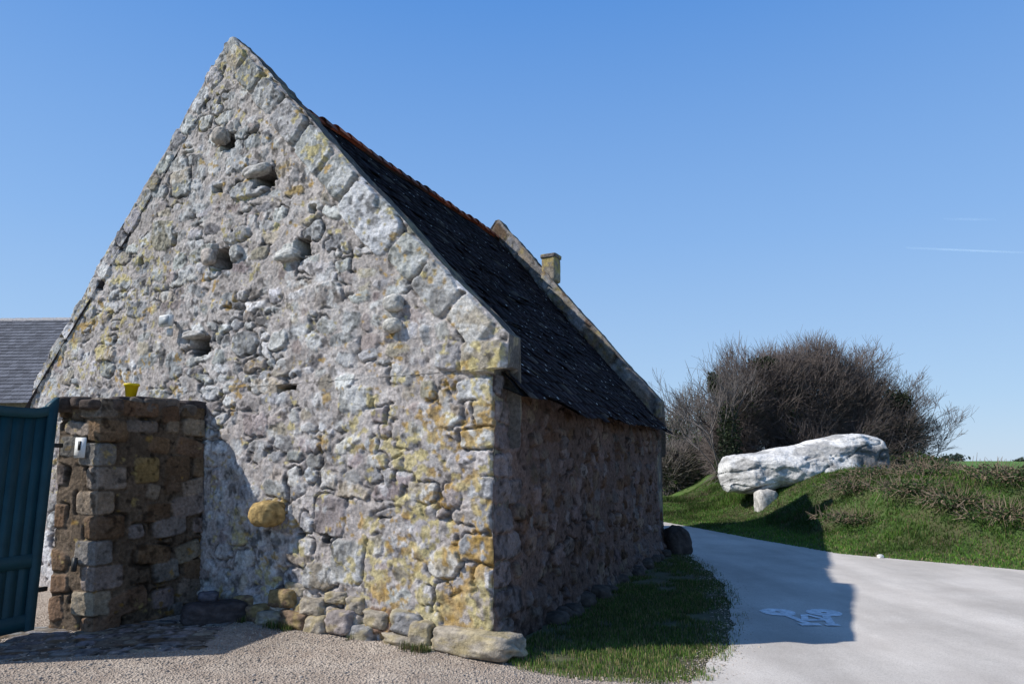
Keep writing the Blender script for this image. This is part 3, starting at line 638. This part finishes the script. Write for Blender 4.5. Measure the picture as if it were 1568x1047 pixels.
def grow(segs,p,d,ln,r_,lev,spread=.6,kids=3,upb=.12,rmin=.006):
    n=3;q=p.copy()
    for i in range(n):
        d=d+np.array([random.gauss(0,.16),random.gauss(0,.16),random.gauss(0,.12)+upb*.3]);d/=np.linalg.norm(d)
        q2=q+d*ln/n;ra=r_*(1-.4*i/n);rb=r_*(1-.4*(i+1)/n);segs.append((q,q2,ra,rb));q=q2
        if lev>0 and i>0:
            for _ in range(kids if i==n-1 else kids-1):
                e=d+np.array([random.gauss(0,spread),random.gauss(0,spread),random.gauss(0,spread*.7)+upb]);e/=np.linalg.norm(e)
                grow(segs,q,e,ln*random.uniform(.55,.8),max(r_*.55,rmin),lev-1,spread,kids,upb,rmin)
def lobe(cx,cy,cz,rx,ry,rz,n,shell=.5,gap=0):
    v=rng.normal(size=(n,3));v/=np.linalg.norm(v,axis=1)[:,None]
    rad=(shell+(1-shell)*rng.random(n)**.7)*(1+.9*(fbm(v[:,0]*2.5+cx,v[:,2]*2.5+v[:,1],int(cx*7))-.5))
    P=np.array([cx,cy,cz])+v*rad[:,None]*np.array([rx,ry,rz])
    if gap>0:
        k=fbm(P[:,0]*1.5,P[:,2]*1.5+P[:,1]*.6,77)>gap*(.55+.45*rad);P,v=P[k],v[k]
    return P,v
thk=empty('bare_hedge_thicket')
lobes=[(8.0,24,3.5,1.0,1.0,1.7,1),(9.2,24.2,3.8,1.2,1.2,1.6,.9),(10.6,24.3,3.7,1.4,1.2,1.8,.3),(12.0,24.3,3.2,1.2,1.2,1.7,.2),(13.1,24,2.5,1.0,1.0,1.1,.5),(7.6,24,2.0,.8,.9,1.2,1.2),(10.5,23.8,2.0,3.2,1.1,1.2,1.0)]
LA=Acc();TA=Acc()
for k,l in enumerate(lobes):
    vol=l[3]*l[5];dens=4200 if l[6]>.6 else 2300
    P,v=lobe(*l[:6],int(dens*vol),.2,.46);n=len(P)
    green=(ss(.36,.50,fbm(P[:,0]*.9,P[:,2]*.9,12))*l[6]*(1-.6*ss(3.4,4.6,P[:,2])))[:,None];green=np.clip(green,0,1)
    c=np.array([.10,.08,.075])*(1-green)+np.array([.04,.062,.02])*green;c=c*rng.uniform(.4,1.7,(n,1))
    LA.add(*cards(P,rng.uniform(.03,.085,n),c))
    P,v=lobe(*l[:6],int(3200*vol),.35,.34);n=len(P);dirv=v*.8+rng.normal(size=(n,3))*.45+np.array([0,0,.55]);dirv/=np.linalg.norm(dirv,axis=1)[:,None]
    ln=rng.uniform(.25,.8,n);segs=[(P[i],P[i]+dirv[i]*ln[i],.0085,.003) for i in range(n)]
    TA.add(*tubes(segs,(.20,.165,.15)))
segs=[]
for (x,z) in [(8.2,4.3),(9.0,4.6),(9.8,4.7),(10.5,4.8),(11.0,4.9),(11.6,4.8),(12.1,4.5),(12.7,4.1),(13.3,3.3),(13.9,2.5),(13.9,2.0),(13.2,3.7),(12.4,4.6)]:
    for _ in range(3):
        grow(segs,vec(x+random.uniform(-.35,.35),24+random.uniform(-.7,.7),z-1.1),vec(random.gauss(.12,.35)+(.5 if x>13 else 0),0,1),.95,.016,3,.5,3,rmin=.005)
TA.add(*tubes(segs,(.19,.155,.14)))
segs=[]
for l in lobes[:5]:
    for _ in range(6): grow(segs,vec(l[0]+random.uniform(-.5,.5),l[1],1.0),vec(random.gauss(0,.3),random.gauss(0,.2),1),1.4,.06,3,.5,2)
TA.add(*tubes(segs,(.12,.10,.09)))
P,v=lobe(13.1,23.6,3.6,.55,.5,.4,1300,.1);LA.add(*cards(P,rng.uniform(.05,.09,len(P)),np.array([.04,.05,.025])*rng.uniform(.5,1.6,(len(P),1))))
P,v=lobe(8.6,23.6,4.9,.5,.4,.25,900,.1);LA.add(*cards(P,rng.uniform(.05,.09,len(P)),np.array([.04,.05,.025])*rng.uniform(.5,1.6,(len(P),1))))
LA.make('thicket_foliage',M_leaf,thk);TA.make('thicket_twigs',M_twig,thk)
sap=empty('ivy_sapling');segs=[]
for _ in range(5): grow(segs,vec(6.75+random.uniform(-.2,.2),22.5,1.0),vec(random.gauss(-.15,.14),0,1),1.7,.035,3,.4,3)
A=Acc();A.add(*tubes(segs,(.17,.15,.14)));A.make('sapling_branches',M_twig,sap)
A=Acc()
for l in [(6.55,22.4,4.1,.22,.3,.4,700),(6.95,22.4,2.6,.4,.5,.9,1400),(6.9,22.4,1.5,.5,.5,.8,1500)]:
    P,v=lobe(*l[:6],l[6],.2);c=np.array([.045,.06,.03])*rng.uniform(.5,1.5,(len(P),1));A.add(*cards(P,rng.uniform(.04,.09,len(P)),c))
A.make('sapling_ivy',M_leaf,sap)
A=Acc();T_=Acc()
for l in [(7.0,31,2.2,1.3,1.2,1.6,3500),(8.4,31.5,2.8,1.4,1.2,1.9,3500),(6.0,27,1.3,1.0,1,1.0,3000),(7.6,27,1.5,1.1,1,1.2,3000),(5.2,30,1.5,1.2,1,1.2,3000)]:
    P,v=lobe(*l[:6],l[6],.2,.3);n=len(P);g=ss(.42,.56,fbm(P[:,0],P[:,2],14))[:,None];c=(np.array([.17,.155,.14])*(1-g)+np.array([.075,.11,.04])*g)*rng.uniform(.5,1.5,(n,1));A.add(*cards(P,rng.uniform(.05,.1,n),c))
    n=2500;P,v=lobe(*l[:6],n,.4);dv=v+rng.normal(size=(n,3))*.4+np.array([0,0,.5]);dv/=np.linalg.norm(dv,axis=1)[:,None];T_.add(*tubes([(P[i],P[i]+dv[i]*random.uniform(.2,.6),.011,.004) for i in range(n)],(.24,.21,.19)))
scr=empty('scrub_bushes');A.make('scrub_foliage',M_leaf,scr);T_.make('scrub_twigs',M_twig,scr)
A=Acc();T_=Acc()
for l in [(8.4,14.3,.16),(7.3,14.9,.14),(9.3,13.8,.16),(10.6,13.6,.12),(10.0,12.9,.14),(11.6,13.0,.10),(9.0,12.7,.16),(8.1,15.6,.18),(11.9,12.2,.12),(11.2,14.4,.08),(9.2,15.6,.2),(10.7,18.6,.5),(11.5,19.4,.55),(12.4,20.0,.3),(10.1,19.8,.6),(9.6,11.8,.16),(7.6,13.4,.16),(8.3,11.9,.14),(10.9,11.6,.16),(6.7,13.9,.1),(8.9,11.0,.12),(7.9,12.6,.12)]:
    z_=float(terr(np.array([l[0]]),np.array([l[1]]))[0]);big=l[1]>18
    n=3000 if big else 1400;P,v=lobe(l[0],l[1],z_+.06,.75,.6,l[2]*1.1,n,.1);g=rng.random((len(P),1))
    c=np.where(g<(.15 if big else .3),np.array([[.20,.145,.10]]),np.array([[.045,.082,.022]]))*rng.uniform(.5,1.5,(len(P),1));A.add(*cards(P,rng.uniform(.02,.05,len(P))*(1.4 if big else 1),c))
    m_=200;P,v=lobe(l[0],l[1],z_+.08,.8,.6,l[2],m_,.3);dv=v+rng.normal(size=(len(P),3))*.6+np.array([0,0,.3]);dv/=np.linalg.norm(dv,axis=1)[:,None]
    T_.add(*tubes([(P[i],P[i]+dv[i]*random.uniform(.08,.24),.006,.003) for i in range(len(P))],(.26,.2,.14)))
brm=empty('bramble_patch');A.make('bramble_leaves',M_leaf,brm);T_.make('bramble_stems',M_twig,brm)
A=Acc()
for k in range(60):
    x=rng.uniform(60,420);y=rng.uniform(380,460);hgt=rng.uniform(1.5,5);n=120
    P,v=lobe(x,y,1.3+hgt*.4,rng.uniform(3,9),3,hgt*.6,n,.2);c=np.array([.06,.075,.06])*rng.uniform(.6,1.4,(n,1));A.add(*cards(P,rng.uniform(.8,1.8,n),c))
A.make('distant_trees',M_leaf)
# ------------------------------------------------------------ dolmen
dol=empty('dolmen')
prof=np.array([(5.30,1.30,1.18),(5.36,1.55,.95),(5.5,1.70,.74),(5.9,1.82,.70),(6.5,1.87,.78),(7.2,1.93,.88),(7.6,2.06,.92),(8.0,2.2,.92),(8.4,2.27,.92),(8.8,2.31,.92),(9.3,2.25,.95),(9.62,2.1,1.0),(9.80,1.8,1.1),(9.85,1.6,1.3)])
nu,nv=300,200
tx=np.linspace(0,1,nu);X_=5.30+4.55*(.5-.5*np.cos(math.pi*tx));tp=np.interp(X_,prof[:,0],prof[:,1]);bt=np.interp(X_,prof[:,0],prof[:,2])
hw=np.interp(X_,[5.3,5.5,6,7,8.5,9.4,9.85],[.05,.5,.85,1.0,1.1,.9,.05])
an=np.linspace(0,2*math.pi,nv)
ca,sa=np.cos(an)[:,None],np.sin(an)[:,None];pe=.72
Yc=18.7+hw[None]*np.sign(ca)*np.abs(ca)**pe
Zc=(tp+bt)[None]/2+(tp-bt)[None]/2*np.sign(sa)*np.abs(sa)**pe
Xc=X_[None]+0*an[:,None]
nz1=fbm(Xc*1.1+Zc*.7,Zc*1.6+Yc*.8,300,5)-.5;nz2=fbm(Xc*4+Yc,Zc*5+Yc*2,305,4)-.5;rd=np.abs(fbm(Xc*.8-Zc*1.2,Yc*.7+Zc*1.7,310,4)-.5)
led=np.floor((Zc-.15*Xc+.5*nz1)*2.2)/2.2-(Zc-.15*Xc)
k=(.42*nz1+.12*nz2-.08*np.exp(-rd/.02)+.07*led)
Yd=Yc+k*ca;Zd=Zc+k*.5*sa*np.minimum(1,(tp-bt)[None])
cc=np.array([.64,.63,.61])*(.7+.6*fbm(Xc*3,Zc*5+Yc*2,320))[...,None]
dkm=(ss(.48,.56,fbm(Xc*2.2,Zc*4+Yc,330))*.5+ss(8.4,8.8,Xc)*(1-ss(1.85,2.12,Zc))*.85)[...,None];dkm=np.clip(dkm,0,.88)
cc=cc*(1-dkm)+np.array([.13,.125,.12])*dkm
cc=cc*(1-.65*np.exp(-rd/.01))[...,None]
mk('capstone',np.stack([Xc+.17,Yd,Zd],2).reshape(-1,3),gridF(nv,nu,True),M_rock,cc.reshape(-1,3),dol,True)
A=Acc();rock(A,(6.46,18.0,.42),(.58,.45,.95),.2,seed=501,sub=4,p=4.5,col=(.5,.48,.45),nz=.12)
rock(A,(8.9,18.2,.8),(.7,.5,1.0),0,seed=502,sub=4,p=4,col=(.4,.38,.36),nz=.1);rock(A,(9.1,19.3,.8),(.9,.4,1.1),.4,seed=503,sub=4,col=(.4,.38,.36));rock(A,(6.9,19.3,.5),(.6,.5,1.0),0,seed=504,sub=4,col=(.4,.38,.36))
A.make('orthostats',M_rock,dol)
# ------------------------------------------------------------ contrails
cm=bpy.data.materials.new('contrail');cm.use_nodes=True;nt=cm.node_tree;N=nt.nodes;Lk=nt.links
for n_ in list(N): N.remove(n_)
o_=N.new('ShaderNodeOutputMaterial');tr=N.new('ShaderNodeBsdfTransparent');di=N.new('ShaderNodeBsdfTranslucent');di.inputs[0].default_value=(.9,.9,.9,1);df=N.new('ShaderNodeBsdfDiffuse');df.inputs[0].default_value=(.9,.9,.9,1);ad=N.new('ShaderNodeAddShader');Lk.new(di.outputs[0],ad.inputs[0]);Lk.new(df.outputs[0],ad.inputs[1])
mx=N.new('ShaderNodeMixShader');va=N.new('ShaderNodeVertexColor');va.layer_name='Col';Lk.new(va.outputs[0],mx.inputs[0]);Lk.new(tr.outputs[0],mx.inputs[1]);Lk.new(ad.outputs[0],mx.inputs[2]);Lk.new(mx.outputs[0],o_.inputs[0])
def contrail(a,b,hw_,al):
    n=30;V=[];C=[]
    for i in range(n+1):
        t=i/n;p=a*(1-t)+b*t
        for k,q in enumerate((-1,-.3,.3,1)):
            V.append(p+vec(0,0,q*hw_));al_=al*(.5+.8*float(fbm(t*9,1,3)))*math.sin(math.pi*min(.97,max(.03,t)))**.4*(0 if abs(q)==1 else 1);C.append((al_,)*3)
    return V,gridF(n+1,4),C
A=Acc()
A.add(*contrail(vec(2070,3500,1104),vec(2740,3500,1075),7,.22));A.add(*contrail(vec(2280,3500,1262),vec(2560,3500,1258),9,.08))
A.make('cloud_contrail',cm)
# ------------------------------------------------------------ light, sky, camera
sund=Vector((-1.15,-.2,1)).normalized()
w=bpy.data.worlds.new("World");sc.world=w;w.use_nodes=True;nt=w.node_tree;N=nt.nodes;Lk=nt.links
sk=N.new('ShaderNodeTexSky');sk.sky_type='NISHITA';sk.sun_disc=False;sk.sun_elevation=math.asin(sund.z);sk.sun_rotation=math.atan2(sund.x,sund.y)
sk.air_density=1.0;sk.dust_density=.1;sk.ozone_density=2.5;sk.altitude=100
tc=N.new('ShaderNodeTexCoord');sx=N.new('ShaderNodeSeparateXYZ');Lk.new(tc.outputs['Generated'],sx.inputs[0])
cr=N.new('ShaderNodeValToRGB');Lk.new(sx.outputs[2],cr.inputs[0])
els=[(0,(5.2,6.9,9.0)),(.08,(4.4,6.5,9.2)),(.3,(2.7,5.0,9.0)),(.6,(1.05,3.15,7.9)),(.8,(.4,1.3,3.6)),(1,(.2,.7,2.3))]
cr.color_ramp.elements[0].position=0;cr.color_ramp.elements[0].color=(*[v/10 for v in els[0][1]],1)
cr.color_ramp.elements[1].position=1;cr.color_ramp.elements[1].color=(*[v/10 for v in els[-1][1]],1)
for p_,c_ in els[1:-1]:
    e=cr.color_ramp.elements.new(p_);e.color=(*[v/10 for v in c_],1)
sc10=N.new('ShaderNodeVectorMath');sc10.operation='SCALE';sc10.inputs['Scale'].default_value=10;Lk.new(cr.outputs[0],sc10.inputs[0])
mx=N.new('ShaderNodeMix');mx.data_type='RGBA';mx.inputs[0].default_value=.85;Lk.new(sk.outputs[0],mx.inputs[6]);Lk.new(sc10.outputs[0],mx.inputs[7])
Lk.new(mx.outputs[2],N['Background'].inputs[0]);N['Background'].inputs[1].default_value=.1
l=bpy.data.lights.new('sun','SUN');l.energy=5.0;l.angle=.009;l.color=(1,.96,.9);lo=bpy.data.objects.new('sun',l);sc.collection.objects.link(lo);lo.rotation_euler=sund.to_track_quat('Z','Y').to_euler();lo.location=(-20,-5,20)
cam=bpy.data.cameras.new('camera');co=bpy.data.objects.new('camera',cam);sc.collection.objects.link(co);sc.camera=co
cam.sensor_width=36;cam.lens=36*f/1568;cam.clip_end=9000;cam.clip_start=.05
co.location=(0,0,1.6);co.rotation_euler=(math.pi/2+th,0,0)
sc.view_settings.view_transform='Standard';sc.view_settings.look='None';sc.view_settings.exposure=0
